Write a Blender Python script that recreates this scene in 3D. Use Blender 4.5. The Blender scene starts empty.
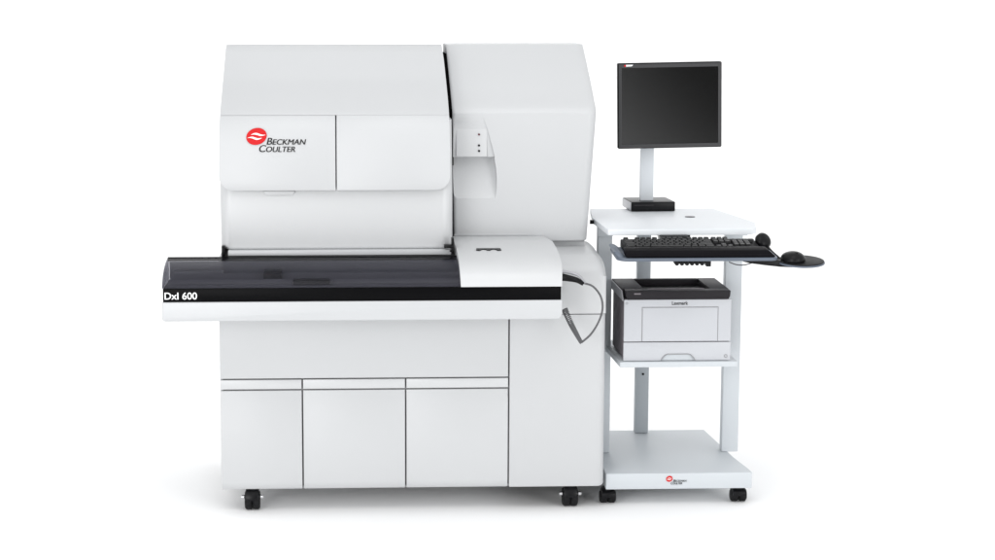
import bpy, bmesh, math, random
from mathutils import Vector, Matrix, Euler
random.seed(7)
S = bpy.context.scene
COL = S.collection
R = math.radians

# ------------------------------------------------------------------ camera
W0, H0, F, PX = 995.0, 560.0, 1918.0, 430.0
CAM_D, CAM_H, PITCH, YAW = 7.3, 1.98, 8.3, -2.4
cd = bpy.data.cameras.new('camera'); cam = bpy.data.objects.new('camera', cd); COL.objects.link(cam)
cam.location = (0, -CAM_D, CAM_H); cam.rotation_euler = (R(90 - PITCH), 0, R(YAW))
cd.sensor_width = 36; cd.lens = F / W0 * 36; cd.shift_x = (W0 / 2 - PX) / W0
cd.clip_end = 200; S.camera = cam
CR = Euler((R(90 - PITCH), 0, R(YAW))).to_matrix()

def ray(px, py): return CR @ Vector(((px - PX) / F, -(py - H0 / 2) / F, -1))
def at(px, py, Y):                      # metric point at a measured depth Y
    d = ray(px, py); t = (Y + CAM_D) / d.y
    return Vector((round(d.x * t, 4), Y, round(CAM_H + d.z * t, 4)))
def atz(px, py, Z):                     # metric point on a level surface Z
    d = ray(px, py); t = (Z - CAM_H) / d.z
    return Vector((round(d.x * t, 4), round(-CAM_D + d.y * t, 4), Z))
def X_(px, py, Y): return at(px, py, Y).x
def Z_(px, py, Y): return at(px, py, Y).z

# ------------------------------------------------------------------ studio light
w = bpy.data.worlds.new('World'); S.world = w; w.use_nodes = True
bg = w.node_tree.nodes['Background']; bg.inputs[0].default_value = (0.985, 0.992, 1.0, 1); bg.inputs[1].default_value = 1.0
# even bright surround with an added dark spot that shades the monitor's reflection
_n = w.node_tree.nodes; _l = w.node_tree.links
_tc = _n.new('ShaderNodeTexCoord'); _dp = _n.new('ShaderNodeVectorMath'); _dp.operation = 'DOT_PRODUCT'
_dp.inputs[1].default_value = Vector((0.30, -0.95, 0.12)).normalized()
_mr = _n.new('ShaderNodeMapRange'); _mr.interpolation_type = 'SMOOTHSTEP'
_mr.inputs['From Min'].default_value = 0.951; _mr.inputs['From Max'].default_value = 0.973
_mr.inputs['To Min'].default_value = 1.12; _mr.inputs['To Max'].default_value = 0.04
_l.new(_tc.outputs['Generated'], _dp.inputs[0]); _l.new(_dp.outputs['Value'], _mr.inputs['Value']); _l.new(_mr.outputs['Result'], bg.inputs[1])
def area(name, loc, target, size, power, size_y=None):
    l = bpy.data.lights.new(name, 'AREA'); l.energy = power; l.size = size
    if size_y: l.shape = 'RECTANGLE'; l.size_y = size_y
    o = bpy.data.objects.new(name, l); COL.objects.link(o); o.location = loc
    o.rotation_euler = (Vector(target) - Vector(loc)).to_track_quat('-Z', 'Y').to_euler(); return o
area('softbox_front', (-3.0, -6.4, 1.5), (0.2, 0, 0.3), 2.9, 172)
area('softbox_top', (0.5, -2.6, 5.2), (0.4, -0.6, 0.0), 3.2, 50)
area('backdrop_light', (0.3, 1.5, 3.9), (0.3, 5.0, 3.2), 8.0, 60, 1.0)  # added lamp that lifts the backdrop towards white
area('softbox_side', (4.2, -5.0, 1.5), (0.6, 0.2, 0.5), 2.6, 85)
S.view_settings.view_transform = 'Standard'; S.view_settings.look = 'None'
S.view_settings.exposure = -0.06; S.view_settings.gamma = 1
S.render.resolution_x = 1024; S.render.resolution_y = 576

# ------------------------------------------------------------------ materials
def mat(name, col, rough=0.5, spec=0.5, metal=0.0, var=0.02, vscale=6, bump=0.0, bscale=300, coat=0.0):
    m = bpy.data.materials.new(name); m.use_nodes = True
    nt = m.node_tree; b = nt.nodes['Principled BSDF']
    b.inputs['Roughness'].default_value = rough; b.inputs['Specular IOR Level'].default_value = spec
    b.inputs['Metallic'].default_value = metal; b.inputs['Coat Weight'].default_value = coat
    tc = nt.nodes.new('ShaderNodeTexCoord')
    n = nt.nodes.new('ShaderNodeTexNoise'); n.inputs['Scale'].default_value = vscale; n.inputs['Detail'].default_value = 5
    nt.links.new(tc.outputs['Object'], n.inputs['Vector'])
    r = nt.nodes.new('ShaderNodeMix'); r.data_type = 'RGBA'
    lo = [max(0, c * (1 - var)) for c in col]; hi = [min(1, c * (1 + var)) for c in col]
    r.inputs['A'].default_value = (*lo, 1); r.inputs['B'].default_value = (*hi, 1)
    nt.links.new(n.outputs['Fac'], r.inputs['Factor']); nt.links.new(r.outputs['Result'], b.inputs['Base Color'])
    if bump:
        n2 = nt.nodes.new('ShaderNodeTexNoise'); n2.inputs['Scale'].default_value = bscale; n2.inputs['Detail'].default_value = 3
        nt.links.new(tc.outputs['Object'], n2.inputs['Vector'])
        bp = nt.nodes.new('ShaderNodeBump'); bp.inputs['Strength'].default_value = bump; bp.inputs['Distance'].default_value = 0.001
        nt.links.new(n2.outputs['Fac'], bp.inputs['Height']); nt.links.new(bp.outputs['Normal'], b.inputs['Normal'])
    return m
WHITE = mat('white_painted_panel', (0.512, 0.520, 0.528), 0.42, 0.45, var=0.03, vscale=1.6, bump=0.15, bscale=220)
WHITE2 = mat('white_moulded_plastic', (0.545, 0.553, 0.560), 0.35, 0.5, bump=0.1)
PALE = mat('pale_tray_plastic', (0.49, 0.50, 0.51), 0.35, 0.5)
CARTM = mat('cart_powder_coat', (0.55, 0.58, 0.605), 0.45, 0.4, bump=0.3, bscale=400)
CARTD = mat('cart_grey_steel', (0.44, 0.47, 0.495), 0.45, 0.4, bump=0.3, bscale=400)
DESK = mat('desk_laminate', (0.71, 0.735, 0.76), 0.4, 0.4)
VOID = mat('gap_black', (0.004, 0.004, 0.004), 0.9, 0.0)
POLE = mat('pole_coat', (0.64, 0.67, 0.70), 0.45, 0.4)
SEAM = mat('seam_shadow_grey', (0.27, 0.27, 0.275), 0.8, 0.2)  # grey stands in for the shade inside the panel gaps
BLACK = mat('black_plastic', (0.007, 0.007, 0.008), 0.3, 0.16)
GLOSS = mat('black_gloss_strip', (0.004, 0.004, 0.0045), 0.3, 0.03)
RUBBER = mat('black_rubber', (0.009, 0.009, 0.010), 0.5, 0.16, bump=0.4)
KEYM = mat('black_keycaps', (0.016, 0.016, 0.017), 0.4, 0.3)
CASE = mat('keyboard_case', (0.005, 0.0045, 0.006), 0.45, 0.06)
PBLACK = mat('printer_black', (0.016, 0.014, 0.017), 0.5, 0.2, bump=0.3, bscale=500)
PSIDE = mat('printer_side_grey', (0.20, 0.18, 0.195), 0.6, 0.3, bump=0.3)
PWHITE = mat('printer_white', (0.51, 0.522, 0.548), 0.4, 0.4)
BEZ = mat('monitor_bezel', (0.045, 0.045, 0.047), 0.4, 0.3)
BEZE = mat('monitor_edge', (0.004, 0.004, 0.004), 0.4, 0.05)
SCREEN = mat('dark_screen', (0.005, 0.005, 0.005), 0.08, 1.0, var=0.05)
METAL = mat('bright_metal', (0.75, 0.75, 0.76), 0.25, 0.5, metal=1.0)
SILVER = mat('silver_plastic', (0.40, 0.40, 0.42), 0.35, 0.5, metal=0.3)
BLUEG = mat('blue_grey_tray', (0.10, 0.12, 0.155), 0.4, 0.5)
REDM = mat('logo_red', (0.55, 0.006, 0.008), 0.5, 0.3)
LOGOW = mat('logo_white', (0.85, 0.83, 0.80), 0.5, 0.3)
INK = mat('ink_black', (0.02, 0.02, 0.02), 0.6, 0.2)
INKW = mat('ink_white', (0.85, 0.86, 0.87), 0.5, 0.2)
INKG = mat('ink_grey', (0.30, 0.30, 0.31), 0.5, 0.2)
TRAYIN = mat('tray_interior', (0.36, 0.36, 0.385), 0.5, 0.3)
CORD = mat('grey_cord', (0.10, 0.10, 0.105), 0.5, 0.4)
LAMP = mat('indicator_dark_red', (0.10, 0.02, 0.03), 0.4, 0.4)
BACK = mat('backdrop_white', (0.95, 0.95, 0.95), 0.9, 0.0, var=0.0)
def tinted():
    m = bpy.data.materials.new('smoked_acrylic'); m.use_nodes = True; nt = m.node_tree; nt.nodes.clear()
    out = nt.nodes.new('ShaderNodeOutputMaterial')
    tr = nt.nodes.new('ShaderNodeBsdfTransparent'); tr.inputs[0].default_value = (0.67, 0.67, 0.70, 1)
    pr = nt.nodes.new('ShaderNodeBsdfPrincipled'); pr.inputs['Base Color'].default_value = (0.03, 0.03, 0.038, 1)
    pr.inputs['Roughness'].default_value = 0.16; pr.inputs['Specular IOR Level'].default_value = 0.5
    mx = nt.nodes.new('ShaderNodeMixShader'); mx.inputs[0].default_value = 0.22
    nt.links.new(tr.outputs[0], mx.inputs[1]); nt.links.new(pr.outputs[0], mx.inputs[2]); nt.links.new(mx.outputs[0], out.inputs[0])
    return m
TINT = tinted()

# ------------------------------------------------------------------ mesh helpers
def box(bm, x0, x1, y0, y1, z0, z1):
    c = [bm.verts.new((x, y, z)) for z in (z0, z1) for y in (y0, y1) for x in (x0, x1)]
    for f in ((0, 2, 3, 1), (4, 5, 7, 6), (0, 1, 5, 4), (2, 6, 7, 3), (0, 4, 6, 2), (1, 3, 7, 5)):
        bm.faces.new([c[i] for i in f])
def prism(bm, pts, axis, a, b):         # closed 2-D outline pushed along an axis
    def P(u, v, t): return {'x': (t, u, v), 'y': (u, t, v), 'z': (u, v, t)}[axis]
    A = [bm.verts.new(P(u, v, a)) for u, v in pts]; B = [bm.verts.new(P(u, v, b)) for u, v in pts]
    n = len(pts); bm.faces.new(A); bm.faces.new(B[::-1])
    for i in range(n): bm.faces.new((A[i], B[i], B[(i + 1) % n], A[(i + 1) % n]))
def rows_solid(bm, rows, back_y=None, thick=None):   # rows = (y, z, x0, x1): a bent sheet with a body behind it
    fr = []; bk = []
    for y, z, x0, x1 in rows:
        yb = back_y if back_y is not None else y + thick
        fr.append([bm.verts.new((x0, y, z)), bm.verts.new((x1, y, z))])
        bk.append([bm.verts.new((x0, yb, z)), bm.verts.new((x1, yb, z))])
    for i in range(len(rows) - 1):
        bm.faces.new((fr[i][0], fr[i][1], fr[i+1][1], fr[i+1][0]))
        bm.faces.new((bk[i][1], bk[i][0], bk[i+1][0], bk[i+1][1]))
        bm.faces.new((fr[i][0], fr[i+1][0], bk[i+1][0], bk[i][0]))
        bm.faces.new((fr[i+1][1], fr[i][1], bk[i][1], bk[i+1][1]))
    bm.faces.new((fr[0][1], fr[0][0], bk[0][0], bk[0][1]))
    bm.faces.new((fr[-1][0], fr[-1][1], bk[-1][1], bk[-1][0]))
def rrect(x0, x1, y0, y1, r, n=6):
    if not isinstance(r, (tuple, list)): r = (r, r, r, r)   # front-left, front-right, back-right, back-left
    out = []
    for cx, cy, rr, a0 in ((x0 + r[0], y0 + r[0], r[0], 180), (x1 - r[1], y0 + r[1], r[1], 270), (x1 - r[2], y1 - r[2], r[2], 0), (x0 + r[3], y1 - r[3], r[3], 90)):
        for k in range(n + 1):
            a = R(a0 + 90 * k / n); out.append((cx + rr * math.cos(a), cy + rr * math.sin(a)))
    return out
def loft(bm, secs):                     # secs = list of (z, outline)
    rings = [[bm.verts.new((x, y, z)) for x, y in o] for z, o in secs]
    n = len(rings[0])
    for a, b in zip(rings, rings[1:]):
        for i in range(n): bm.faces.new((a[i], a[(i + 1) % n], b[(i + 1) % n], b[i]))
    bm.faces.new(rings[0][::-1]); bm.faces.new(rings[-1])
def cyl(bm, c, r, h, axis='z', n=32, r2=None, crown=0.0):
    r2 = r if r2 is None else r2
    segs = [(-h / 2, r), (h / 2, r2)]
    if crown: segs = [(-h / 2, r - crown), (-h / 2 + crown, r), (h / 2 - crown, r), (h / 2, r - crown)]
    rings = []
    for t, rr in segs:
        ring = []
        for k in range(n):
            a = 2 * math.pi * k / n; u, v = rr * math.cos(a), rr * math.sin(a)
            p = {'z': (u, v, t), 'x': (t, u, v), 'y': (u, t, v)}[axis]
            ring.append(bm.verts.new(Vector(c) + Vector(p)))
        rings.append(ring)
    for a, b in zip(rings, rings[1:]):
        for i in range(n): bm.faces.new((a[i], a[(i + 1) % n], b[(i + 1) % n], b[i]))
    bm.faces.new(rings[0][::-1]); bm.faces.new(rings[-1])
def tube(bm, pts, r, n=10):
    pts = [Vector(p) for p in pts]; rings = []
    up = Vector((0.13, 0.2, 0.97)).normalized()
    for i, p in enumerate(pts):
        d = (pts[min(i + 1, len(pts) - 1)] - pts[max(i - 1, 0)]).normalized()
        s = d.cross(up)
        if s.length < 1e-3: s = d.cross(Vector((1, 0, 0)))
        s.normalize(); t = s.cross(d).normalized()
        rr = r[i] if isinstance(r, (list, tuple)) else r
        rings.append([bm.verts.new(p + rr * (math.cos(2 * math.pi * k / n) * s + math.sin(2 * math.pi * k / n) * t)) for k in range(n)])
    for a, b in zip(rings, rings[1:]):
        for i in range(n): bm.faces.new((a[i], a[(i + 1) % n], b[(i + 1) % n], b[i]))
    bm.faces.new(rings[0][::-1]); bm.faces.new(rings[-1])
def spline(pts, n=8):
    pts = [Vector(p) for p in pts]; P = [pts[0]] + pts + [pts[-1]]; out = []
    for i in range(1, len(P) - 2):
        for k in range(n):
            t = k / n; a, b, c, d = P[i-1], P[i], P[i+1], P[i+2]
            out.append(0.5 * ((2*b) + (c-a)*t + (2*a-5*b+4*c-d)*t*t + (3*b-a-3*c+d)*t**3))
    out.append(pts[-1]); return out
def finish(bm, bevel=0.0, segs=2, ang=35, smooth=35):
    bmesh.ops.remove_doubles(bm, verts=bm.verts, dist=1e-5)
    bmesh.ops.recalc_face_normals(bm, faces=bm.faces)
    if bevel:
        ed = [e for e in bm.edges if len(e.link_faces) == 2 and e.calc_face_angle(0) > R(ang)]
        bmesh.ops.bevel(bm, geom=ed, offset=bevel, offset_type='OFFSET', segments=segs, profile=0.5, affect='EDGES', clamp_overlap=True)
    for f in bm.faces: f.smooth = True
    for e in bm.edges:
        e.smooth = not (len(e.link_faces) == 2 and e.calc_face_angle(0) > R(smooth))
def obj(name, bm, m, parent=None, bevel=0.0, segs=2, ang=35, smooth=35, loc=None, rot=None, label=None):
    finish(bm, bevel, segs, ang, smooth)
    me = bpy.data.meshes.new(name); bm.to_mesh(me); bm.free()
    for mm in (m if isinstance(m, list) else [m]): me.materials.append(mm)
    o = bpy.data.objects.new(name, me); COL.objects.link(o)
    if loc is not None: o.location = loc
    if rot is not None: o.rotation_euler = rot
    if parent is not None:
        o.parent = parent
    if label: o['label'] = label
    return o
def world_child(o, parent):             # keep world placement under a parent that is not at the origin
    bpy.context.view_layer.update(); o.parent = parent; o.matrix_parent_inverse = parent.matrix_world.inverted()
def thing(name, label, cat, loc=(0, 0, 0), rot=(0, 0, 0), group=None):
    o = bpy.data.objects.new(name, None); COL.objects.link(o); o.empty_display_size = 0.05
    o.location = loc; o.rotation_euler = rot; o['label'] = label; o['category'] = cat
    if group: o['group'] = group
    return o
def text(name, s, m, parent, size, loc, rot=(R(90), 0, 0), shear=0.0, small=False, bold=0.0, width=None, spacing=1.0, dup=0.0):
    c = bpy.data.curves.new(name, 'FONT'); c.body = s; c.size = size; c.shear = shear; c.extrude = 0.0006; c.offset = bold
    c.space_character = spacing
    if small:
        c.small_caps_scale = 0.78
        for i, f in enumerate(c.body_format): f.use_small_caps = True
    t = bpy.data.objects.new(name + '_curve', c); COL.objects.link(t)
    dg = bpy.context.evaluated_depsgraph_get(); dg.update()
    me = bpy.data.meshes.new_from_object(t.evaluated_get(dg)); bpy.data.objects.remove(t); me.name = name
    me.materials.clear(); me.materials.append(m)
    if dup:
        bb = bmesh.new(); bb.from_mesh(me); n0 = bmesh.ops.duplicate(bb, geom=bb.verts[:] + bb.edges[:] + bb.faces[:])['geom']
        for v in n0:
            if isinstance(v, bmesh.types.BMVert): v.co.x += dup; v.co.z += .00015
        bb.to_mesh(me); bb.free()
    xs = [v.co.x for v in me.vertices]; x0 = min(xs)
    k = (width / (max(xs) - x0)) if width else 1.0
    for v in me.vertices: v.co.x = (v.co.x - x0) * k
    o = bpy.data.objects.new(name, me); COL.objects.link(o); o.location = loc; o.rotation_euler = rot; o.parent = parent
    return o
def emblem(parent, cx, cy, cz, w, h, rot):
    bm = bmesh.new(); n = 40
    def disc(pts, t0, t1, mi):
        A = [bm.verts.new((u, v, t0)) for u, v in pts]; B = [bm.verts.new((u, v, t1)) for u, v in pts]
        fs = [bm.faces.new(A[::-1]), bm.faces.new(B)]
        for i in range(len(pts)): fs.append(bm.faces.new((A[i], A[(i+1) % len(pts)], B[(i+1) % len(pts)], B[i])))
        for f in fs: f.material_index = mi
    disc([(w/2*math.cos(2*math.pi*k/n)+0.06*w*math.sin(2*math.pi*k/n), h/2*math.sin(2*math.pi*k/n)) for k in range(n)], 0, 0.0012, 0)
    for sgn in (1, -1):                 # two pale wavy strokes, each the other turned half round
        up, lo = [], []
        for k in range(17):
            t = k / 16; x = (-0.26 + 0.70 * t) * w
            yc = (0.075 + 0.085 * math.sin(math.pi * 1.5 * t + .2) * (1 - .3 * t) + 0.20 * max(0, t - .62)) * h
            th = (0.010 + 0.050 * math.sin(math.pi * min(1, t * 1.05)) ** 1.2) * h
            up.append((sgn * x, sgn * (yc + th))); lo.append((sgn * x, sgn * (yc - th)))
        disc(up + lo[::-1], 0.0013, 0.0020, 1)
    return obj('emblem', bm, [REDM, LOGOW], parent, loc=(cx, cy, cz), rot=rot)

# ------------------------------------------------------------------ backdrop
bm = bmesh.new(); prof = [(-14, 0), (3.2, 0)]
for k in range(1, 13):
    a = R(90 * k / 12); prof.append((3.2 + 1.8 * math.sin(a), 1.8 - 1.8 * math.cos(a)))
prof.append((5.0, 7.0))
vs = [[bm.verts.new((x, y, z)) for x in (-14, 14)] for y, z in prof]
for a, b in zip(vs, vs[1:]): bm.faces.new((a[0], a[1], b[1], b[0]))
bd = obj('studio_backdrop', bm, BACK, smooth=60); bd['kind'] = 'structure'

# ------------------------------------------------------------------ analyzer
AN = thing('lab_analyzer', 'large white floor standing laboratory analyzer with sloped hood and smoked front tray', 'analyzer', (0, 0, 0))
XL = X_(221, 440, 0); XR = X_(604.5, 440, 0); XM = X_(508.5, 440, 0)
ZB = Z_(222, 490, 0)
# cabinet core, dark so the seams read as gaps
bm = bmesh.new(); box(bm, XL + .012, XR - .03, .02, .82, ZB + .01, .80)
obj('inner_chassis', bm, SEAM, AN)
bm = bmesh.new()
box(bm, XL, XL + .010, .019, .84, ZB, 1.0); box(bm, XL + .0105, XR - .012, .825, .84, ZB, 1.0)
box(bm, XL + .0105, XR - .012, .024, .824, ZB, ZB + .008)
box(bm, XR - .014, XR - .004, .702, .84, ZB + .002, Z_(600, 315, 0) - .004)
obj('cabinet_shell', bm, WHITE, AN)
zp = Z_(300, 378.3, 0); zs0 = Z_(300, 389.7, 0)
bm = bmesh.new(); box(bm, XL, XM - .003, 0, .018, zp, .90)
obj('upper_front_panel', bm, WHITE, AN, bevel=.002)
xd = [XL, X_(302.8, 440, 0), X_(405.8, 440, 0), XM]
for i in range(3):
    a = xd[i] + (0 if i == 0 else .003); b = xd[i + 1] - .003
    bm = bmesh.new()
    rows = [(0.0, zp - .0055, a, b), (0.0, zs0 + .003, a, b)]
    rows_solid(bm, rows, back_y=.018); obj('door_strip', bm, WHITE2, AN, bevel=.0015)
    bm = bmesh.new(); zt = zs0 - .004
    rows_solid(bm, [(0.0065, zt, a, b), (0.0060, zt - .030, a, b), (0.0, zt - .046, a, b), (0.0, ZB + .03, a, b), (0.004, ZB + .008, a, b), (0.012, ZB, a, b)], back_y=.0185)
    obj('cabinet_door', bm, WHITE, AN, bevel=.0015, ang=50)
# right side cabinet front, rounded right corner
zseam = Z_(600, 314, 0)
bm = bmesh.new()
loft(bm, [(ZB, rrect(XM + .004, XR - .004, .004, .7, (.002, .028, .002, .002))), (ZB + .008, rrect(XM + .003, XR, 0, .7, (.002, .03, .002, .002))), (zseam - .002, rrect(XM + .003, XR, 0, .7, (.002, .03, .002, .002)))])
obj('right_side_panel', bm, WHITE, AN)
# shoulder: rounded deck above the seam
bm = bmesh.new(); rows = []
xl = XM + .003; zt = Z_(575, 246.0, .26)
prof = [(0.0, zseam + .0015)]
zf = zt - .085
prof.append((0.0, zf - .03))
for k in range(11):
    a = R(90 * k / 10); prof.append((.12 - .12 * math.cos(a), zf + .075 * math.sin(a)))
prof.append((.34, zt))
ztop = zt
secs = []
def deck_section(x, drop):
    return [(y, z if z < zf else z - min(z - zf, rc * drop)) for y, z in prof]
rc = .042
xs = [(xl, 0.0)] + [(XR - rc + rc * math.sin(R(q)), 1 - math.cos(R(q))) for q in (0, 12, 24, 36, 48, 60, 70, 78, 84)] + [(XR, 1.0)]
grid = []
for x, drop in xs:
    g = [bm.verts.new((x, y + (drop ** 2) * .010, z)) for y, z in deck_section(x, drop)]
    g.append(bm.verts.new((x, .42, zt - min(zt - zf, rc * drop))))
    g.append(bm.verts.new((x, .42, zseam + .0015)))
    grid.append(g)
for A, B in zip(grid, grid[1:]):
    for i in range(len(A)): bm.faces.new((A[i], B[i], B[(i + 1) % len(A)], A[(i + 1) % len(A)]))
bm.faces.new(grid[0][::-1]); bm.faces.new(grid[-1])
obj('right_shoulder_cover', bm, WHITE2, AN, smooth=50)

bm = bmesh.new(); box(bm, XL + .014, XR - .07, .423, .838, .805, zt - .012); obj('rear_housing', bm, WHITE, AN, bevel=.003)
# ---- upper hood
HY = [(44.6, .46), (46.5, .44), (60, .385), (80, .30), (98, .20), (108, .145), (116, .105), (124, .082), (140, .066), (165, .052), (186, .046)]
HP = [(y, Z_(335, p, y)) for p, y in HY]
def hood_y(z):
    for (y0, z0), (y1, z1) in zip(HP, HP[1:]):
        if z1 <= z <= z0: return y1 + (y0 - y1) * (z - z1) / (z0 - z1)
    return HP[-1][0]
zt_, zb_ = HP[0][1], HP[-1][1]
HL = []; HR = []
for p, a_, b_ in ((44.6, 226.3, 441.5), (60, 224.7, 443.9), (80, 222.9, 446.0), (98, 221.3, 447.8), (116, 219.8, 449.2), (140, 219.0, 449.9), (186, 218.8, 450.4)):
    for (q0, y0), (q1, y1) in zip(HY, HY[1:]):
        if q0 <= p <= q1: yy = y0 + (y1 - y0) * (p - q0) / (q1 - q0)
    HL.append((Z_(335, p, yy), X_(a_, p, yy))); HR.append((Z_(335, p, yy), X_(b_, p, yy)))
def hx(z, side):
    T = HL if side == 'l' else HR
    if z >= T[0][0]: return T[0][1]
    for (z0, v0), (z1, v1) in zip(T, T[1:]):
        if z1 <= z <= z0: return v1 + (v0 - v1) * (z - z1) / (z0 - z1)
    return T[-1][1]
zs = Z_(280, 115.5, .105); xv = X_(336, 150, .06)
zlip = Z_(335, 190.5, .046)
def hood_rows(z_hi, z_lo, left, right, n=14, rl=0.0, rr=0.0, gap=.0):
    rows = []
    zz = [z_hi + (z_lo - z_hi) * k / n for k in range(n + 1)]
    if rl or rr:
        r = max(rl, rr); zz = [z for z in zz if z > z_lo + r] + [z_lo + r * (1 - math.sin(R(a))) for a in (0, 15, 30, 45, 60, 75, 90)]
    for z in zz:
        a = left if left is not None else hx(z, 'l'); b = right if right is not None else hx(z, 'r')
        if rl and z < z_lo + rl: d = rl - math.sqrt(max(0, rl ** 2 - (z_lo + rl - z) ** 2)); a += min(d, rl * .97)
        if rr and z < z_lo + rr: d = rr - math.sqrt(max(0, rr ** 2 - (z_lo + rr - z) ** 2)); b -= min(d, rr * .97)
        rows.append((hood_y(z), z, a, b))
    return rows
bm = bmesh.new()
top_rows = [(.84, zt_ - .006, hx(zt_, 'l'), hx(zt_, 'r'))]
rows = hood_rows(zt_, zs + .0001, None, None, 18)
# closed body: roof to rear
fr = [[bm.verts.new((a, y, z)), bm.verts.new((b, y, z))] for y, z, a, b in rows]
bk = [[bm.verts.new((a, .84, z - .008)), bm.verts.new((b, .84, z - .008))] for y, z, a, b in (rows[0], rows[-1])]
for i in range(len(rows) - 1): bm.faces.new((fr[i][0], fr[i+1][0], fr[i+1][1], fr[i][1]))
bm.faces.new((fr[0][0], fr[0][1], bk[0][1], bk[0][0])); bm.faces.new((bk[0][0], bk[0][1], bk[1][1], bk[1][0]))
bm.faces.new((bk[1][0], bk[1][1], fr[-1][1], fr[-1][0]))
bm.faces.new([f[0] for f in fr[::-1]] + [bk[0][0], bk[1][0]]); bm.faces.new([f[1] for f in fr] + [bk[1][1], bk[0][1]])
obj('hood_cover', bm, WHITE, AN, bevel=.0015, ang=50, smooth=40)
bm = bmesh.new(); rows_solid(bm, hood_rows(zs - .0006, zlip, None, xv - .0025, 10, rl=.055), thick=.018)
HD = obj('hood_door', bm, WHITE, AN, bevel=.0012, ang=50, smooth=40, label='left hood door carrying the red emblem and lettering')
bm = bmesh.new(); rows_solid(bm, hood_rows(zs - .0001, zlip, xv + .0025, None, 10, rr=.055), thick=.018)
obj('hood_door', bm, WHITE, AN, bevel=.0012, ang=50, smooth=40, label='blank right hood door')
bm = bmesh.new(); box(bm, xv - .03, xv + .03, .125, .16, zlip + .01, zs)
obj('door_divider', bm, SEAM, AN)
# lower hood body behind the lip with rounded uprights
zlb = Z_(335, 248, .10)
lx0, lx1 = X_(221.0, 230, .10), X_(452.8, 230, .10)
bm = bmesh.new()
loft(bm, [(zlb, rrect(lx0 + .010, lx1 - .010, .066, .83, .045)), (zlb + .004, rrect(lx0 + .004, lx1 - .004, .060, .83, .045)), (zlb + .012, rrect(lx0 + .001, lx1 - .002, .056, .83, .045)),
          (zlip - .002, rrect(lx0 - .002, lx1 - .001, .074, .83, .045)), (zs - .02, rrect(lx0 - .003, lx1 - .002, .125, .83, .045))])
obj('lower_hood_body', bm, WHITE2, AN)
# hand pull in the lip
bm = bmesh.new(); a, b = X_(267, 195, .08), X_(292, 195, .08); zz = Z_(280, 191.5, .08)
prism(bm, [(a - .012, zz - .002), (a, zz - .014), (b, zz - .014), (b + .012, zz - .002), (b + .008, zz + .004), (a - .008, zz + .004)], 'y', .064, .085)
obj('door_pull', bm, WHITE2, AN, bevel=.002)
# bridge strip and black brackets under the hood
zb0, zb1 = Z_(335, 255.3, .03), Z_(335, 250.2, .03)
bm = bmesh.new(); box(bm, X_(228, 252, .03), X_(451, 252, .03), .03, .10, zb0, zb1)
obj('bridge_strip', bm, PALE, AN, bevel=.002)
bm = bmesh.new(); box(bm, X_(225, 252, .09), X_(452, 252, .09), .101, .80, zb0 - .02, zlb - .002); obj('bridge_core', bm, SEAM, AN)
bm = bmesh.new()
x0 = X_(221.6, 250, .05); box(bm, x0, x0 + .013, .04, .10, Z_(223, 257, .05), Z_(223, 246, .05)); obj('hinge_bracket', bm, BLACK, AN, bevel=.001)
bm = bmesh.new()
x0 = X_(444, 250, .03); x1 = X_(453.6, 250, .03); zz = Z_(448, 249, .02)
box(bm, x0, x1, .012, .05, zz + .004, zz + .016); box(bm, x1 - .009, x1, .0115, .05, zz + .0165, zz + .042)
box(bm, x0 + .022, x0 + .030, .022, .04, zz - .012, zz - .005); box(bm, x0, x1, .012, .05, zz - .030, zz - .023)
obj('hinge_bracket', bm, BLACK, AN, bevel=.001)

# logo on the hood door
lz = Z_(256.5, 136.5, .07); ly = hood_y(lz); ex = X_(256.5, 136.5, ly)
tilt = math.atan2(hood_y(lz + .03) - hood_y(lz - .03), .06)
LR = (R(90) - tilt, 0, 0)
emblem(HD, ex, ly - .0015, lz, .078, .066, LR)
for s, pa, pb, py in (('Beckman', 266.5, 306.2, 144.6), ('Coulter', 259.0, 295.2, 151.8)):
    z = Z_(pa, py, ly); y = hood_y(z) - .0022
    text('lettering', s, INK, HD, .0385, (X_(pa, py, y), y, z), LR, shear=.22, small=True, width=X_(pb, py, y) - X_(pa, py, y), dup=.0011)

# ---- right tower
TY = .26
tzb = Z_(520, 241.8, TY)
zfold = Z_(520, 110, TY); ztop = Z_(520, 44.6, .56)
def TX(px, py, y): return X_(px, py, y)
secs = []
tl_b, tr_b = TX(454.6, 240, TY), TX(587.5, 240, TY)
tl_f, tr_f = TX(452.3, 112, TY), TX(596.8, 112, TY)
tl_t, tr_t = TX(445.9, 46, .56), TX(583.5, 46, .56)
bm = bmesh.new()
secs.append((tzb, rrect(tl_b + .003, tr_b - .006, TY + .006, .84, (.014, .035, .01, .01))))
secs.append((tzb + .006, rrect(tl_b, tr_b, TY, .84, (.014, .035, .01, .01))))
for t in (.25, .5, .75, 1.0):
    secs.append((tzb + (zfold - .012 - tzb) * t, rrect(tl_b + (tl_f - tl_b) * t, tr_b + (tr_f - tr_b) * t, TY - .012 * t, .84, (.014, .035, .01, .01))))
for k, t in enumerate((.012, .03, .06, .12, .3, .5, .7, .85, .97, 1.0)):
    e = t if t < .97 else t
    y = TY - .012 + (.56 - TY + .012) * (e ** .93 if k > 2 else e * .8)
    z = zfold - .012 + (ztop - zfold + .012) * (t ** .88)
    secs.append((min(z, ztop), rrect(tl_f + (tl_t - tl_f) * t, tr_f + (tr_t - tr_f) * (t ** 1.15), y, .84, (.014, .035, .01, .01))))
loft(bm, secs)
TW = obj('reagent_tower', bm, WHITE, AN, smooth=50)
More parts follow.
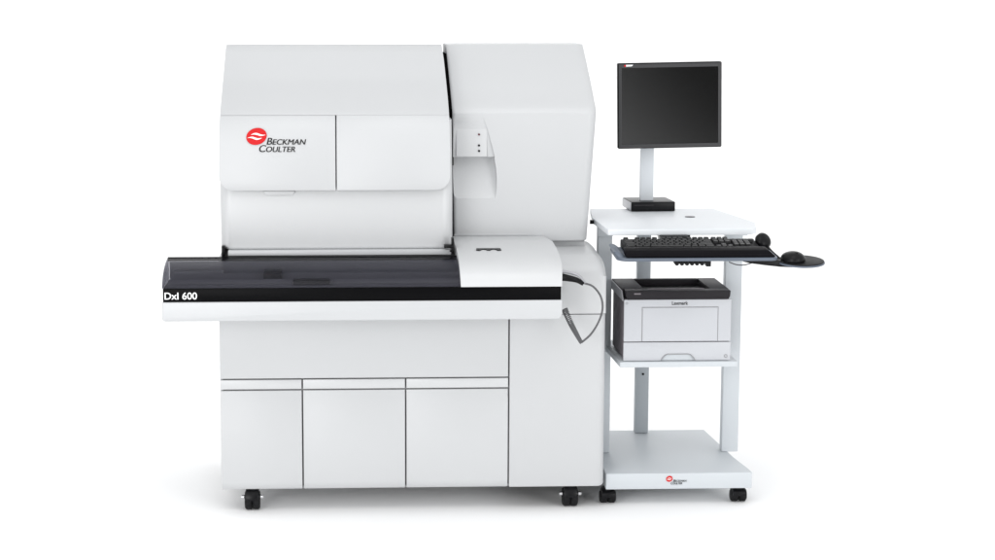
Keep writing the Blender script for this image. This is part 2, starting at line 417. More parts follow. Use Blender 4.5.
# scooped recess cut into the tower's front left
def zt2(p): return Z_(475, p, TY)
def ctx(p, py): return X_(p, py, TY)
cut = []
edge = [(113, 480), (120, 484), (128, 487), (136, 489.5), (145, 492), (157, 495), (158, 495.3), (168, 497), (178, 497.6), (188, 497.2), (195, 496), (198.5, 495)]
depth = {113: -.001, 120: .001, 128: .003, 136: .005, 145: .008, 157: .011, 158: .050, 168: .043, 178: .034, 188: .021, 195: .008, 198.5: -.001}
bm = bmesh.new()
rows = []
for p, ex_ in edge:
    rows.append((TY - .15, zt2(p), ctx(440, p), ctx(ex_, p)))
# custom depth per row: build with varying back
fr, bk = [], []
for (y, z, a, b), (p, _) in zip(rows, edge):
    d = TY - .012 * max(0, min(1, (z - tzb) / (zfold - tzb))) + depth[p]
    fr.append([bm.verts.new((a, y, z)), bm.verts.new((b, y, z))])
    bk.append([bm.verts.new((a, d, z)), bm.verts.new((b - max(0, depth[p]) * .12, d, z))])
for i in range(len(rows) - 1):
    bm.faces.new((fr[i][0], fr[i][1], fr[i+1][1], fr[i+1][0])); bm.faces.new((bk[i][1], bk[i][0], bk[i+1][0], bk[i+1][1]))
    bm.faces.new((fr[i][0], fr[i+1][0], bk[i+1][0], bk[i][0])); bm.faces.new((fr[i+1][1], fr[i][1], bk[i][1], bk[i+1][1]))
bm.faces.new((fr[0][1], fr[0][0], bk[0][0], bk[0][1])); bm.faces.new((fr[-1][0], fr[-1][1], bk[-1][1], bk[-1][0]))
cutter = obj('cutter', bm, WHITE2)
md = TW.modifiers.new('recess', 'BOOLEAN'); md.operation = 'DIFFERENCE'; md.object = cutter; md.solver = 'EXACT'
bpy.context.view_layer.update(); dg = bpy.context.evaluated_depsgraph_get()
nm = bpy.data.meshes.new_from_object(TW.evaluated_get(dg)); TW.modifiers.clear(); TW.data = nm
bpy.data.objects.remove(cutter)
b2 = bmesh.new(); b2.from_mesh(nm)
for f in b2.faces: f.smooth = True
for e in b2.edges: e.smooth = not (len(e.link_faces) == 2 and e.calc_face_angle(0) > R(25))
b2.to_mesh(nm); b2.free()
# bright insert plate with three indicator lamps
bm = bmesh.new()
box(bm, X_(456, 140, TY), X_(487, 140, TY), TY - .0078, TY + .03, zt2(157.0), zt2(128.5)); PL = obj('indicator_plate', bm, WHITE2, AN, bevel=.004, segs=4)
for py, m in ((134.5, LAMP), (145.5, BLACK), (151, BLACK)):
    bm = bmesh.new(); c = at(479, py, TY - .0090); cyl(bm, c, .0042, .006, 'y', 16); obj('indicator_lamp', bm, m, PL)
# black sheet standing in for the shade in the gap between hood and tower
bm = bmesh.new()
rows = []
for p, pl, pr in ((54, 443.0, 446.6), (80, 446, 449.3), (112, 449.0, 453), (150, 450, 453.4), (166, 450.3, 453.5)):
    y = max(hood_y(Z_(335, p, .1)) + .03, TY - .012 + (.31 * max(0, 110 - p) / 64) + .022)
    rows.append((y, Z_(335, p, y), X_(pl - 3, p, y), X_(pr, p, y)))
rows_solid(bm, rows, back_y=.80); obj('gap_shade_sheet', bm, VOID, AN)
bm = bmesh.new(); box(bm, TX(450, 230, .34), TX(458, 230, .34), .36, .8, Z_(455, 246, .3), Z_(455, 168, .3)); obj('gap_filler', bm, CARTD, AN)  # added grey block, its colour lightens the dark lower gap
# plinth under the tower
bm = bmesh.new(); box(bm, TX(510, 245, .28), TX(585, 245, .28), .285, .80, zt - .01, tzb - .003)
obj('tower_plinth', bm, WHITE2, AN)
bm = bmesh.new(); z = tzb + .022; box(bm, tl_b - .002, X_(542, 234, TY), TY - .004, TY + .02, z, z + .010)
obj('tower_sill', bm, PALE, AN, bevel=.0015)

# ---- sample tray (front shelf)
FY = -.25                                # front plane of the tray
tx0, tx1 = X_(162, 312, FY), X_(562.3, 312, FY)
z_bot, z_w, z_k = Z_(360, 320.5, FY), Z_(360, 301.3, FY), Z_(360, 287.8, FY)
bm = bmesh.new()
zt0_ = z_w; rl_, rr_2 = .012, .020
out = [(tx0, z_w)] + [(tx0 + rl_ - rl_ * math.cos(R(q)), z_bot + rl_ - rl_ * math.sin(R(q))) for q in range(0, 91, 15)] + [(tx1 - rr_2 + rr_2 * math.sin(R(q)), z_bot + rr_2 - rr_2 * math.cos(R(q))) for q in range(0, 91, 15)] + [(tx1, z_w)]
prism(bm, out, 'y', FY, 0.0 - .0015); obj('tray_base', bm, PALE, AN, bevel=.004, segs=3, ang=40)
bm = bmesh.new(); box(bm, tx0 + .004, tx1 - .005, FY + .004, -.002, z_w + .001, z_k - .001); BAND = obj('black_band', bm, GLOSS, AN, bevel=.001)
zt9 = Z_(165, 299.6, FY)
text('lettering', 'DxI 600', INKW, BAND, .0365, (X_(164.5, 299.5, FY), FY + .0032, zt9), shear=0, width=X_(197, 299, FY) - X_(164.5, 299, FY), bold=.0004)
# smoked cover, arched shell
xc0, xc1 = tx0 + .001, X_(461.5, 270, FY + .1)
z_cb = Z_(335, 257.2, -.005)
def arch(t):                             # front bottom to rear top
    a = R(90 * t); return (FY + .004 + (abs(FY) - .009) * (1 - math.cos(a)) ** .92, z_k + (z_cb - z_k) * math.sin(a) ** .95)
bm = bmesh.new(); pts = [arch(k / 14) for k in range(15)]
inner = [(y + .004, z - .005) for y, z in pts]; inner[0] = (pts[0][0] + .005, pts[0][1] + .0002)
prism(bm, pts + inner[::-1], 'x', xc0, xc1); obj('smoked_cover', bm, TINT, AN, smooth=40)
bm = bmesh.new(); prism(bm, [(y, z) for y, z in inner[1:]] + [(inner[-1][0], z_k + .001), (inner[1][0], z_k + .001)], 'x', xc0 + .0005, xc0 + .004)
obj('cover_end_plate', bm, TINT, AN)
bm = bmesh.new(); box(bm, xc0, xc1, -.004, .012, z_cb - .012, z_cb + .002); obj('cover_hinge_rail', bm, GLOSS, AN)
bm = bmesh.new(); box(bm, tx0 + .012, xc1, FY + .02, -.006, z_k - .0005, z_k + .006); obj('tray_bed', bm, TRAYIN, AN)
bm = bmesh.new(); box(bm, tx0 + .010, xc1, -.022, -.006, z_k + .0065, z_cb - .013); obj('tray_back_wall', bm, TRAYIN, AN)
bm = bmesh.new()
box(bm, tx0 + .02, xc1 - .01, FY + .07, FY + .075, z_k + .007, z_k + .024); obj('guide_rail', bm, TRAYIN, AN)
bm = bmesh.new()
box(bm, tx0 + .02, xc1 - .01, FY + .150, FY + .155, z_k + .007, z_k + .036); obj('guide_rail', bm, TRAYIN, AN)
for (pa, pb, y0, y1, h) in ((264, 282, FY + .105, FY + .20, .045), (293, 330, FY + .028, FY + .066, .028)):
    bm = bmesh.new(); box(bm, X_(pa, 275, (y0 + y1) / 2), X_(pb, 275, (y0 + y1) / 2), y0, y1, z_k + .0068, z_k + h); obj('sample_rack', bm, BLACK, AN, bevel=.003)
bm = bmesh.new(); box(bm, tx0 + .03, X_(224, 262, -.05), FY + .17, FY + .21, z_k + .007, z_k + .04); obj('rack_pusher', bm, SILVER, AN, bevel=.004)
# white module at the right of the tray
bm = bmesh.new()
mxr_t, mxr_b = X_(549, 243, .05), tx1 - .001
mxl_t, mxl_b = X_(452.5, 243, .05), X_(461.5, 284, FY)
zm = Z_(500, 236.8, .20); zm2 = Z_(500, 262, -.16)
mp = [(.215, zm), (.12, Z_(500, 241.5, .12)), (.0, Z_(500, 248.5, 0)), (-.08, Z_(500, 254, -.08)), (-.14, Z_(500, 259.5, -.14)), (-.185, Z_(500, 265, -.185)), (-.222, Z_(500, 271.5, -.222)), (-.243, Z_(500, 279, -.243)), (FY + .0005, z_k + .0005)]
mpp = [236.8, 241.5, 248.5, 254, 259.5, 265, 271.5, 279, 287.6]
mlx = [452.8, 454.3, 456.6, 457.9, 458.8, 459.5, 460.1, 460.6, 461.2]; mrx = [543.5, 552.5, 559.6, 561.6, 562.1, 562.3, 562.3, 562.2, 562.0]
gl = [(y, z, X_(l_, p_, y), min(X_(r_, p_, y), tx1 + .004)) for (y, z), p_, l_, r_ in zip(mp, mpp, mlx, mrx)]
top = [[bm.verts.new((a, y, z)), bm.verts.new((b, y, z))] for y, z, a, b in gl]
bot = [[bm.verts.new((a, y, z_k + .0004)), bm.verts.new((b, y, z_k + .0004))] for y, z, a, b in gl]
for i in range(len(gl) - 1):
    bm.faces.new((top[i][0], top[i+1][0], top[i+1][1], top[i][1]))
    if i < len(gl) - 2 or True:
        bm.faces.new((bot[i][0], bot[i][1], bot[i+1][1], bot[i+1][0]))
        bm.faces.new((top[i][0], bot[i][0], bot[i+1][0], top[i+1][0])); bm.faces.new((top[i][1], top[i+1][1], bot[i+1][1], bot[i][1]))
bm.faces.new((top[0][0], top[0][1], bot[0][1], bot[0][0])); bm.faces.new((top[-1][0], bot[-1][0], bot[-1][1], top[-1][1]))
MC = obj('module_cover', bm, WHITE2, AN, bevel=.007, segs=3, ang=50, smooth=50)
# dark grip slot on the module
bm = bmesh.new(); c = at(488.5, 250.2, -.02); wv = .046; zz = c.z
pts = [(-wv, .008), (wv, .008), (wv + .002, -.007), (wv - .010, -.010), (wv - .022, .001), (.014, .001), (.004, -.008), (-.004, -.008), (-.014, .001), (-wv + .022, .001), (-wv + .010, -.010), (-wv - .002, -.007)]
prism(bm, [(c.x + u, v) for u, v in pts], 'z', -.004, .0025)
for v in bm.verts: pass
g = obj('grip_slot', bm, BLACK, AN)
sl = math.atan2(Z_(500, 248.5, 0) - Z_(500, 254, -.08), .08)
g.location = (0, c.y, c.z + .002); g.rotation_euler = (sl, 0, 0)
# scale the slot outline up along the slope so it reads from standing height
for v in g.data.vertices: v.co.y *= 1.7
# leveling feet and casters
def caster(name, parent, cx, cy, ztop_, wdt, metal=True):
    zr = ztop_ * .40
    bm = bmesh.new(); cyl(bm, (0, 0, ztop_ - .006), wdt * .42, .012, 'z', 24)
    prism(bm, [(-.026, zr), (-.022, ztop_ - .020), (-.008, ztop_ - .012), (.024, ztop_ - .012), (.030, zr + .006), (.012, zr - .006)], 'x', -wdt * .14, wdt * .14)
    prism(bm, [(-.038, zr + .004), (-.036, zr + .020), (-.024, ztop_ - .012), (.024, ztop_ - .012), (.036, zr + .014)], 'x', -wdt * .44, wdt * .44)
    cs = obj(name, bm, BLACK, parent, bevel=.002, loc=(cx, cy, 0))
    for s in (-1, 1):
        bm = bmesh.new(); cyl(bm, (s * wdt * .262, .004, zr), zr, wdt * .50, 'x', 36, crown=.006); wh = obj('wheel', bm, RUBBER, cs)
        if metal:
            bm = bmesh.new(); cyl(bm, (s * (wdt * .5 + .008), -.012, zr + .016), .008, .014, 'x', 16, crown=.002); obj('axle_cap', bm, METAL, cs)
    return cs
cA = at(252.5, 500, .05); cB = at(570, 495, .05)
caster('caster', AN, cA.x, .055, ZB + .002, .058)
caster('caster', AN, cB.x, .055, ZB + .002, .058)
for px, py in ((275, 492), (541, 488)):
    c = at(px, py, .10); bm = bmesh.new(); cyl(bm, (c.x, .10, ZB - .004), .014, .016, 'z', 20); obj('levelling_foot', bm, INKG, AN)

# ------------------------------------------------------------------ handheld scanner on the tray end
SC = thing('barcode_scanner', 'black curved handheld barcode scanner at the right end of the front tray, grey cord', 'scanner', (0, 0, 0))
sy = -.12
pts = spline([at(561.5, 271.2, sy), at(570, 272.6, sy), at(578.5, 275.6, sy - .01), at(585.3, 283.0, sy - .015)], 6)
bm = bmesh.new(); tube(bm, pts, [.0060] * 8 + [.0065 - .0003 * k for k in range(len(pts) - 8)], 12); obj('handle_top', bm, SILVER, SC)
pts = spline([at(561.5, 277.0, sy), at(569, 278.3, sy), at(577, 280.2, sy - .01), at(583.5, 284.0, sy - .015)], 6)
bm = bmesh.new(); tube(bm, pts, [.0150 - .0004 * k for k in range(len(pts))], 14); obj('scanner_body', bm, BLACK, SC)
pts = spline([at(583.5, 283, sy - .01), at(593, 286.5, sy), at(600.5, 296, sy), at(602.6, 308, sy), at(599, 321, sy), at(591, 334, sy), at(581.5, 342.5, sy)], 10)
bm = bmesh.new(); tube(bm, pts, .0040, 8); obj('cord', bm, CORD, SC)
pts = spline([at(581.5, 342.8, sy), at(577, 335, sy), at(571, 324, sy), at(564.3, 309, sy)], 5)
coil = []
for i in range(len(pts) * 14):
    t = i / (len(pts) * 14 - 1) * (len(pts) - 1); k = int(min(t, len(pts) - 2)); p = pts[k].lerp(pts[k + 1], t - k)
    d = (pts[k + 1] - pts[k]).normalized(); s = d.cross(Vector((0, 1, 0))).normalized(); a = i * .9
    rr = .0055 + .006 * t / (len(pts) - 1)
    coil.append(p + rr * (math.cos(a) * s + math.sin(a) * Vector((0, 1, 0))))
bm = bmesh.new(); tube(bm, coil, .0024, 6); obj('coiled_cord', bm, CORD, SC)

# ------------------------------------------------------------------ computer cart
CT = thing('computer_cart', 'pale grey wheeled computer cart with desk, shelf and keyboard arm right of the analyzer', 'cart', (0, 0, 0))
CY = .05
zbt, zbb = Z_(680, 473, CY), Z_(680, 488.8, CY)
fl, fr_ = X_(606, 480, CY), X_(752, 480, CY)
brc = atz(704, 429.5, zbt); mid = atz(733, 456.5, zbt)
blx = 2 * X_(643, 429, brc.y) - brc.x
bm = bmesh.new()
base = [(fl, CY), (fr_, CY), (fr_, CY + .13), (mid.x, mid.y), (brc.x, brc.y), (blx, brc.y), (fl - .03, mid.y), (fl, CY + .13)]
base[2] = (fr_ - .002, CY + .06)
prism(bm, base, 'z', zbb, zbt); CB = obj('cart_base', bm, CARTM, CT, bevel=.003)
# logo on base
by = CY
emblem(CB, X_(669.3, 478.6, by), by - .0012, Z_(669, 478.6, by), .026, .024, (R(90), 0, 0))
for s, pa, pb, py in (('Beckman', 673.2, 686.5, 481.8), ('Coulter', 670.8, 682, 484.3)):
    text('lettering', s, INK, CB, .0145, (X_(pa, py, by), by - .0012, Z_(pa, py, by)), shear=.22, small=True, width=X_(pb, py, by) - X_(pa, py, by))
caster('caster', CT, X_(608.5, 495, CY + .02), CY + .045, zbb + .001, .062, False)
caster('caster', CT, X_(739.5, 495, CY + .02), CY + .045, zbb + .001, .062, False)
# desk
dzt = Z_(680, 229.2, CY); dzb = Z_(680, 235.2, CY)
bk_y = atz(713, 208.3, dzt).y
o = [(X_(608, 229, CY), CY), (X_(752, 229, CY), CY), (X_(756.5, 226, CY + .05), CY + .05), (atz(756.5, 223, dzt).x, atz(756.5, 223, dzt).y + 0.02), (atz(713, 208.3, dzt).x, bk_y), (X_(590, 208.3, bk_y), bk_y), (atz(592.5, 218, dzt).x, atz(592.5, 218, dzt).y)]
bm = bmesh.new(); prism(bm, o, 'z', dzb, dzt); DK = obj('desktop', bm, DESK, CT, bevel=.004, segs=3)
bm = bmesh.new(); c = atz(690, 217, dzt); cyl(bm, (c.x, c.y, dzt + .0005), .021, .003, 'z', 24); obj('cable_grommet', bm, BLACK, DK)
bm = bmesh.new(); c = atz(593, 219, dzt); cyl(bm, (c.x - .004, c.y, dzt - .012), .009, .016, 'z', 16); obj('corner_bumper', bm, BLACK, DK)
# front legs
LY = .40
for pa, pb, lab in ((597.5, 611.5, 0), (725, 741.5, 1)):
    xa, xb = X_(pa, 300, LY), X_(pb, 300, LY)
    bm = bmesh.new(); box(bm, xa, xb, LY, LY + .05, zbt + .0005, dzb - .0005); obj('leg', bm, CARTM, CT, bevel=.003)
    bm = bmesh.new(); box(bm, xa - .004, xb + .016 * lab, LY - .012, LY - .001, dzb - .045, dzb - .001); obj('leg_bracket', bm, CARTM, CT, bevel=.001)
# rear column, up to the monitor
PY = brc.y - .06
xa, xb = X_(636.5, 330, PY), X_(649.8, 330, PY)
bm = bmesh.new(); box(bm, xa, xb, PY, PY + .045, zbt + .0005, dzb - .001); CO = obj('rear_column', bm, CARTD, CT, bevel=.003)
bm = bmesh.new(); c = at(643, 374, PY); cyl(bm, (c.x, PY - .001, c.z), .005, .004, 'y', 12); obj('screw', bm, INK, CO)
bm = bmesh.new(); c = at(636.5, 395, PY); box(bm, c.x - .003, c.x + .004, PY + .008, PY + .03, c.z - .033, c.z + .033); obj('cable_slot', bm, BLACK, CO)
MPY = bk_y - .05
bm = bmesh.new(); xa, xb = X_(641.0, 160, MPY), X_(654.0, 160, MPY)
box(bm, xa, xb, MPY, MPY + .035, dzt, Z_(647, 120, MPY)); obj('monitor_pole', bm, POLE, CT, bevel=.003)
# shelf
szt, szb = Z_(680, 361.6, CY), Z_(680, 367.2, CY)
bm = bmesh.new(); xa, xb = X_(620, 364, CY), X_(737.5, 364, CY)
prism(bm, [(xa, CY), (xb, CY), (xb, CY + .50), (xa - .012, CY + .50)], 'z', szb, szt); obj('printer_shelf', bm, CARTM, CT, bevel=.003)
# under-desk clamp and arm
bm = bmesh.new(); a, b = X_(662, 233, .0), X_(695, 233, .0)
box(bm, a + .008, b, .10, .26, dzb - .016, dzb - .001); box(bm, a, b - .02, .02, .098, dzb - .022, dzb - .001)
box(bm, a + .012, b - .02, -.06, .018, dzb - .045, dzb - .006)
obj('keyboard_arm', bm, BLACK, CT, bevel=.002)
bm = bmesh.new(); a, b = X_(641.5, 234, .6), X_(651, 234, .6); box(bm, a, b, .6, .64, dzb - .035, dzb - .001); obj('cable_clip', bm, BLACK, CT, bevel=.003)
# keyboard tray, tilted
KY = -.24; tilt = R(3.6)
kc = at(697, 258.2, KY)
TX0, TX1 = X_(617.5, 260, KY) - kc.x, X_(779, 260, KY) - kc.x
bm = bmesh.new()
out = rrect(TX0, TX1, 0, .235, (.045, .03, .02, .03), 8)
prism(bm, out, 'z', -.013, 0.0)
KT = obj('keyboard_tray', bm, BLUEG, CT, bevel=.005, segs=3, ang=50, loc=kc, rot=(tilt, 0, 0))
bm = bmesh.new()
loft(bm, [(0.0, rrect(TX0 + .002, TX0 + .034, .02, .2, .014)), (.012, rrect(TX0 - .006, TX0 + .024, .03, .2, .014)), (.018, rrect(TX0 - .008, TX0 + .014, .04, .2, .010))])
obj('raised_end', bm, BLUEG, KT)
bm = bmesh.new()
pr_ = [(.004, .002), (.004, .014), (.014, .026), (.040, .032), (.068, .032), (.070, .001)]
prism(bm, pr_, 'x', TX0 + .034, TX1 - .006)
for v in bm.verts:
    if v.co.x > 0: v.co.x -= v.co.z * 1.15
    else: v.co.x -= v.co.z * .15
obj('wrist_rest', bm, CASE, KT, bevel=.006, segs=3, ang=25)
# mechanism under tray
bm = bmesh.new()
a = X_(672, 264, -.2) - kc.x; b = X_(711, 264, -.2) - kc.x
box(bm, a + .01, b, .04, .16, -.028, -.0135)
for k in range(6): cyl(bm, (a + .018 + k * .019, .055, -.027), .008, .05, 'y', 14)
box(bm, b - .018, b, .035, .10, -.040, -.0135)
obj('tilt_mechanism', bm, BLACK, KT, bevel=.002)
# mouse platform
mc = at(801, 261.0, -.15)
bm = bmesh.new()
n = 40; ell = [(.090 * math.cos(2 * math.pi * k / n), .088 * math.sin(2 * math.pi * k / n)) for k in range(n)]
prism(bm, ell, 'z', -.007, 0)
MP = obj('mouse_platform', bm, BLUEG, CT, bevel=.003, ang=50, loc=mc, rot=(R(6), 0, 0))
bm = bmesh.new(); ell2 = [(x * .965, y * .955) for x, y in ell]; prism(bm, ell2, 'z', .0003, .004); obj('mouse_pad', bm, RUBBER, MP, bevel=.0015)
bm = bmesh.new(); pl = [at(u_, v_, -.15) for u_, v_ in ((742, 261.0), (772, 258.5), (790, 261.5), (792, 266.8), (779, 266.2), (764, 264.6), (750, 262.8))]
prism(bm, [(p.x, p.z) for p in pl], 'y', -.17, -.11); obj('platform_arm', bm, BLACK, CT, bevel=.0015)
# adjusting knob behind the keyboard end
bm = bmesh.new(); kn = at(763, 241, -.05)
cyl(bm, (0, 0, 0), .032, .036, 'z', 36, crown=.011)
KN = obj('tilt_knob', bm, BLACK, CT, loc=kn, rot=(R(52), R(38), 0), smooth=50)
bm = bmesh.new(); cyl(bm, (0, 0, .0155), .017, .003, 'z', 28, crown=.001); obj('knob_cap', bm, RUBBER, KN)
bm = bmesh.new(); tube(bm, spline([at(765, 246, -.05), at(770, 252, -.08), at(777, 258, -.11), at(784, 264, -.13)], 5), [.012 - .0002 * k for k in range(16)], 12); obj('knob_stem', bm, BLACK, CT)
bm = bmesh.new(); tube(bm, spline([at(729, 262, -.1), at(736, 264.6, -.1), at(744, 265.0, -.1), at(752, 263, -.1), at(757, 261.5, -.1)], 6), .0022, 8); obj('hanging_cable', bm, CORD, CT)

# ------------------------------------------------------------------ keyboard
kroot = kc + Matrix.Rotation(tilt, 3, 'X') @ Vector((0, .074, .0012))
KB = thing('keyboard', 'black full size keyboard lying on the tilted tray of the cart', 'keyboard', kroot, (tilt, 0, 0))
kx0, kx1 = X_(623.5, 243, -.1) - kc.x, X_(766, 252, -.16) - kc.x
kx1 = min(kx1, kx0 + .515)
bm = bmesh.new()
prism(bm, [(.0, 0), (.0, .018), (.152, .030), (.156, .026), (.156, 0)], 'x', kx0, kx1); obj('keyboard_case', bm, CASE, KB, bevel=.003)
kw = (kx1 - kx0 - .016); u = kw / 22.5
layout = []
def row(r, xs_): 
    for x, wdt in xs_: layout.append((r, x, wdt))
row(5, [(0, 1)] + [(2 + i, 1) for i in range(4)] + [(6.5 + i, 1) for i in range(4)] + [(11 + i, 1) for i in range(4)] + [(15.25 + i, 1) for i in range(3)])
row(4, [(i, 1) for i in range(13)] + [(13, 2)] + [(15.25 + i, 1) for i in range(3)] + [(18.5 + i, 1) for i in range(4)])
row(3, [(0, 1.5)] + [(1.5 + i, 1) for i in range(12)] + [(13.5, 1.5)] + [(15.25 + i, 1) for i in range(3)] + [(18.5 + i, 1) for i in range(3)])
row(2, [(0, 1.75)] + [(1.75 + i, 1) for i in range(11)] + [(12.75, 2.25)] + [(18.5 + i, 1) for i in range(3)])
row(1, [(0, 2.25)] + [(2.25 + i, 1) for i in range(10)] + [(12.25, 2.75)] + [(16.25, 1)] + [(18.5 + i, 1) for i in range(3)])
row(0, [(0, 1.5), (1.5, 1.25), (2.75, 1.25), (4, 5.75), (9.75, 1.25), (11, 1.25), (12.25, 1.25), (13.5, 1.5), (15.25, 1), (16.25, 1), (17.25, 1), (18.5, 2)])
meshes = {}
rr_ = []
for r, x, wdt in layout[:100]:
    y0 = .012 + r * .0215 + (.006 if r == 5 else 0)
    zk = .018 + .012 * (y0 / .152) + .0006
    if wdt not in meshes:
        bm = bmesh.new(); W_ = wdt * u - .0022; D_ = .0195
        loft(bm, [(0, rrect(0, W_, 0, D_, .001, 1)), (.0095, rrect(.0018, W_ - .0018, .002, D_ - .0015, .0015, 1))])
        ko = obj('key', bm, KEYM, KB); meshes[wdt] = ko.data
    else:
        ko = bpy.data.objects.new('key', meshes[wdt]); COL.objects.link(ko); ko.parent = KB
    ko.location = (kx0 + .008 + x * u, y0, zk); ko.rotation_euler = (math.atan(.012 / .152), 0, 0)

# ------------------------------------------------------------------ mouse
mroot = MP.matrix_world
bpy.context.view_layer.update()
mpos = mc + Vector((-.034, -.005, .0055))
MO = thing('computer_mouse', 'black mouse resting on the round platform at the right of the keyboard', 'mouse', mpos, (R(6), 0, R(12)))
bm = bmesh.new()
bmesh.ops.create_uvsphere(bm, u_segments=28, v_segments=16, radius=1)
for v in bm.verts:
    x, y, z = v.co
    z = max(z, -.15) + .15
    v.co = Vector((x * .044 * (1 - .12 * y), y * .056, z * .030 * (1 - .25 * y)))
obj('mouse_shell', bm, BLACK, MO, smooth=60)
bm = bmesh.new(); cyl(bm, (0, -.030, .0285), .008, .006, 'x', 16); obj('scroll_wheel', bm, RUBBER, MO)

# ------------------------------------------------------------------ printer
PF = CY + .012
zp0 = szt + .001
px0, px1 = X_(623.8, 330, PF), X_(730.8, 330, PF)
zc0, zc1 = Z_(680, 299.5, PF), Z_(680, 290.8, PF)
PD = .345
PR = thing('laser_printer', 'white laser printer with black top cover on the shelf of the cart', 'printer', (px0, PF, zp0))
def pc(o): o.location = o.location - Vector((px0, PF, zp0)) if False else o.location; return o
def L(x, y, z): return (x - px0, y - PF, z - zp0)
Wp = px1 - px0; hz = zc0 - zp0
zd = Z_(680, 341.8, PF) - zp0
bm = bmesh.new(); box(bm, .004, Wp - .004, .012, PD, .004, hz - .002); obj('printer_body', bm, PSIDE, PR, bevel=.003)
bm = bmesh.new(); box(bm, 0, Wp, 0, .0115, zd + .0015, hz); FR = obj('front_panel', bm, PWHITE, PR, bevel=.003)
bm = bmesh.new(); a, b = X_(642.5, 320, PF) - px0, X_(717.5, 320, PF) - px0; z1 = Z_(680, 307.5, PF) - zp0
box(bm, a, b, -.0035, -.0003, zd + .004, z1); obj('front_door', bm, PWHITE, FR, bevel=.0015)
bm = bmesh.new()
for bx in ((a - .003, a - .0005, zd + .003, z1 + .003), (b + .0005, b + .003, zd + .003, z1 + .003), (a - .0005, b + .0005, z1 + .0005, z1 + .003)): box(bm, bx[0], bx[1], -.0006, -.0001, bx[2], bx[3])
obj('door_gap', bm, INKG, FR)
# paper tray with an arched cut-out pull
zt0 = .001
ca, cb = X_(661, 355, PF) - px0, X_(695, 355, PF) - px0; hh = .026
bm = bmesh.new()
arc = [(ca, zt0), (ca + .004, zt0 + .010), (ca + .016, zt0 + hh - .004), (ca + .026, zt0 + hh), (cb - .026, zt0 + hh), (cb - .016, zt0 + hh - .004), (cb - .004, zt0 + .010), (cb, zt0)]
prism(bm, [(0, zt0)] + arc + [(Wp, zt0), (Wp, zd - .0015), (0, zd - .0015)], 'y', .0, .0115); PT = obj('paper_tray', bm, PWHITE, PR, bevel=.0015)
bm = bmesh.new(); prism(bm, [(u, v) for u, v in arc], 'y', .007, .0112); obj('tray_handle', bm, CARTM, PT)
ed = [(arc[k][0], -.0008, arc[k][1]) for k in range(8)]
bm = bmesh.new(); tube(bm, ed, .0018, 8); obj('handle_rim', bm, INKG, PT)
bm = bmesh.new(); tube(bm, [(Wp - .018 + .0055 * math.cos(R(t * 15)), -.001, .018 + .0055 * math.sin(R(t * 15))) for t in range(25)], .0012, 6); obj('level_gauge', bm, INKG, PT)
# top cover with output recess
hc = zc1 - zp0
bm = bmesh.new()
lo, hi = hz + .001, hc
prism(bm, [(.012, lo), (Wp - .012, lo), (Wp - .006, lo + .012), (Wp - .004, hi), (.006, hi), (.006, lo + .012)], 'y', -.004, .055)
box(bm, -.002, .085, .0555, PD, lo, hi); box(bm, Wp - .075, Wp - .002, .0555, PD, lo, hi)
box(bm, .0855, Wp - .0755, PD - .03, PD, lo, hi)
PC = obj('top_cover', bm, PBLACK, PR, bevel=.002)
bm = bmesh.new(); prism(bm, [(.056, hi - .003), (.19, hi - .020), (PD - .0305, hi - .026), (PD - .0305, lo), (.056, lo)], 'x', .0858, Wp - .0758); obj('output_slope', bm, BLACK, PC)
bm = bmesh.new(); box(bm, .10, Wp - .10, .040, .054, hi + .0003, hi + .002); obj('paper_stop', bm, PSIDE, PC)
bm = bmesh.new(); prism(bm, [(-.001, hz - .004), (PD * .98, hz - .004), (PD * .98, hi - .004), (.04, hi - .004)], 'x', -.006, -.0025); obj('side_rail', bm, SILVER, PR)
bm = bmesh.new(); bx_ = X_(634, 292, PF) - px0; box(bm, bx_, bx_ + .026, -.0052, -.0042, hi - .013, hi - .008); obj('front_badge', bm, PSIDE, PC)
text('lettering', 'Lexmark', INK, FR, .020, (X_(672, 304.2, PF) - px0, -.0008, Z_(680, 304.8, PF) - zp0), width=X_(688, 304, PF) - X_(672, 304, PF), bold=.0002)
bm = bmesh.new(); tube(bm, [(.010 + .004 * math.cos(R(t * 30)), -.0005, hz - .014 + .004 * math.sin(R(t * 30))) for t in range(13)], .0009, 6); obj('power_mark', bm, INKG, FR)

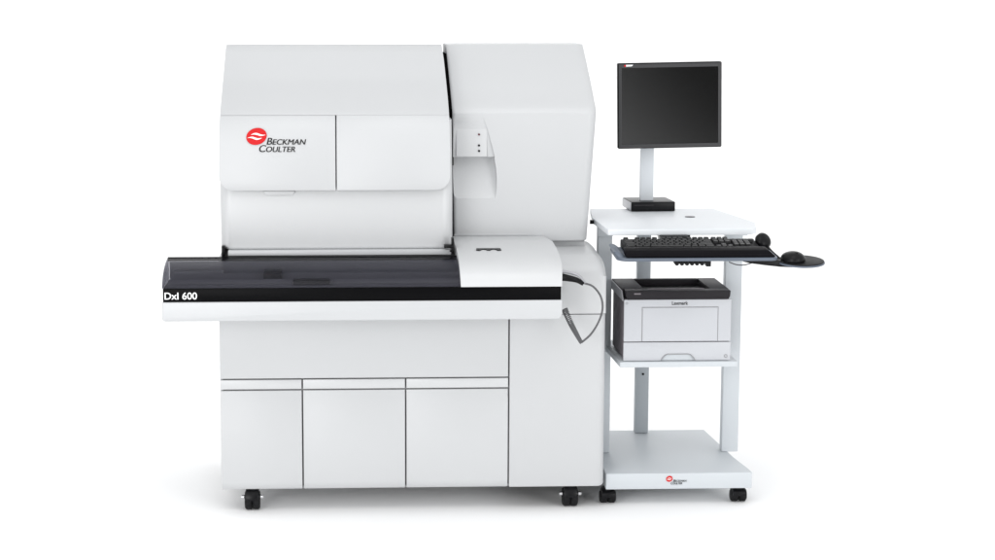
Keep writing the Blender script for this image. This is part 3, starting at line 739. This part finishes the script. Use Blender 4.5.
# ------------------------------------------------------------------ monitor
MY = MPY - .045
mcn = at(669.3, 105.2, MY)
hw = (X_(720.8, 105, MY) - X_(617.6, 105, MY)) / 2; hh = (Z_(669, 62.8, MY) - Z_(669, 148.2, MY)) / 2
MN = thing('monitor', 'black square-ish computer monitor, switched off, mounted on the pale pole above the desk', 'monitor', (mcn.x, MY, mcn.z), (0, R(-1.1), R(-1.5)))
bm = bmesh.new(); prism(bm, rrect(-hw, hw, -hh, hh, .006, 4), 'y', -.016, .022); obj('back_housing', bm, BEZE, MN, bevel=.003)
bm = bmesh.new(); t = .022
b0 = .004
for bx in ((-hw + b0, -hw + t - .006, -hh + b0, hh - b0), (hw - t + .006, hw - b0, -hh + b0, hh - b0), (-hw + t - .006, hw - t + .006, hh - t + .002, hh - b0), (-hw + t - .006, hw - t + .006, -hh + b0, -hh + t - .004)):
    box(bm, bx[0], bx[1], -.023, -.0165, bx[2], bx[3])
BZ = obj('bezel', bm, BEZ, MN, bevel=.0)
bm = bmesh.new(); box(bm, -hw + t - .0055, hw - t + .0055, -.0195, -.0165, -hh + t - .0035, hh - t + .0015); obj('screen', bm, SCREEN, MN)
bm = bmesh.new(); box(bm, -.06, .06, .022, .042, -.06, .06); obj('mount_plate', bm, CARTM, MN, bevel=.003)
bm = bmesh.new(); prism(bm, [(-hw + .034, hh - .014), (-hw + .058, hh - .013), (-hw + .064, hh - .0065), (-hw + .034, hh - .0065)], 'y', -.0238, -.0231); BG = obj('badge', bm, INKW, BZ)
bm = bmesh.new(); cyl(bm, (-hw + .0300, -.0236, hh - .0105), .0042, .001, 'y', 16); obj('badge_emblem', bm, REDM, BG)

# ------------------------------------------------------------------ mini computer on the desk
c = atz(631.5, 211.8, dzt)
MB = thing('mini_computer', 'small black box computer with silver side standing on the desk below the monitor', 'computer', (c.x, c.y, dzt + .0008), (0, 0, R(2.5)))
wB = .186; hB = .040; dB = .20
bm = bmesh.new(); box(bm, 0, wB, 0, dB, 0, hB); MBC = obj('computer_case', bm, BLACK, MB, bevel=.004, segs=3)
bm = bmesh.new(); box(bm, -.003, -.0002, .006, dB - .004, .004, hB - .003); obj('side_panel', bm, SILVER, MB, bevel=.001)
bm = bmesh.new(); box(bm, .01, wB * .5, -.0012, -.0002, .026, .0265); obj('front_groove', bm, PSIDE, MB)
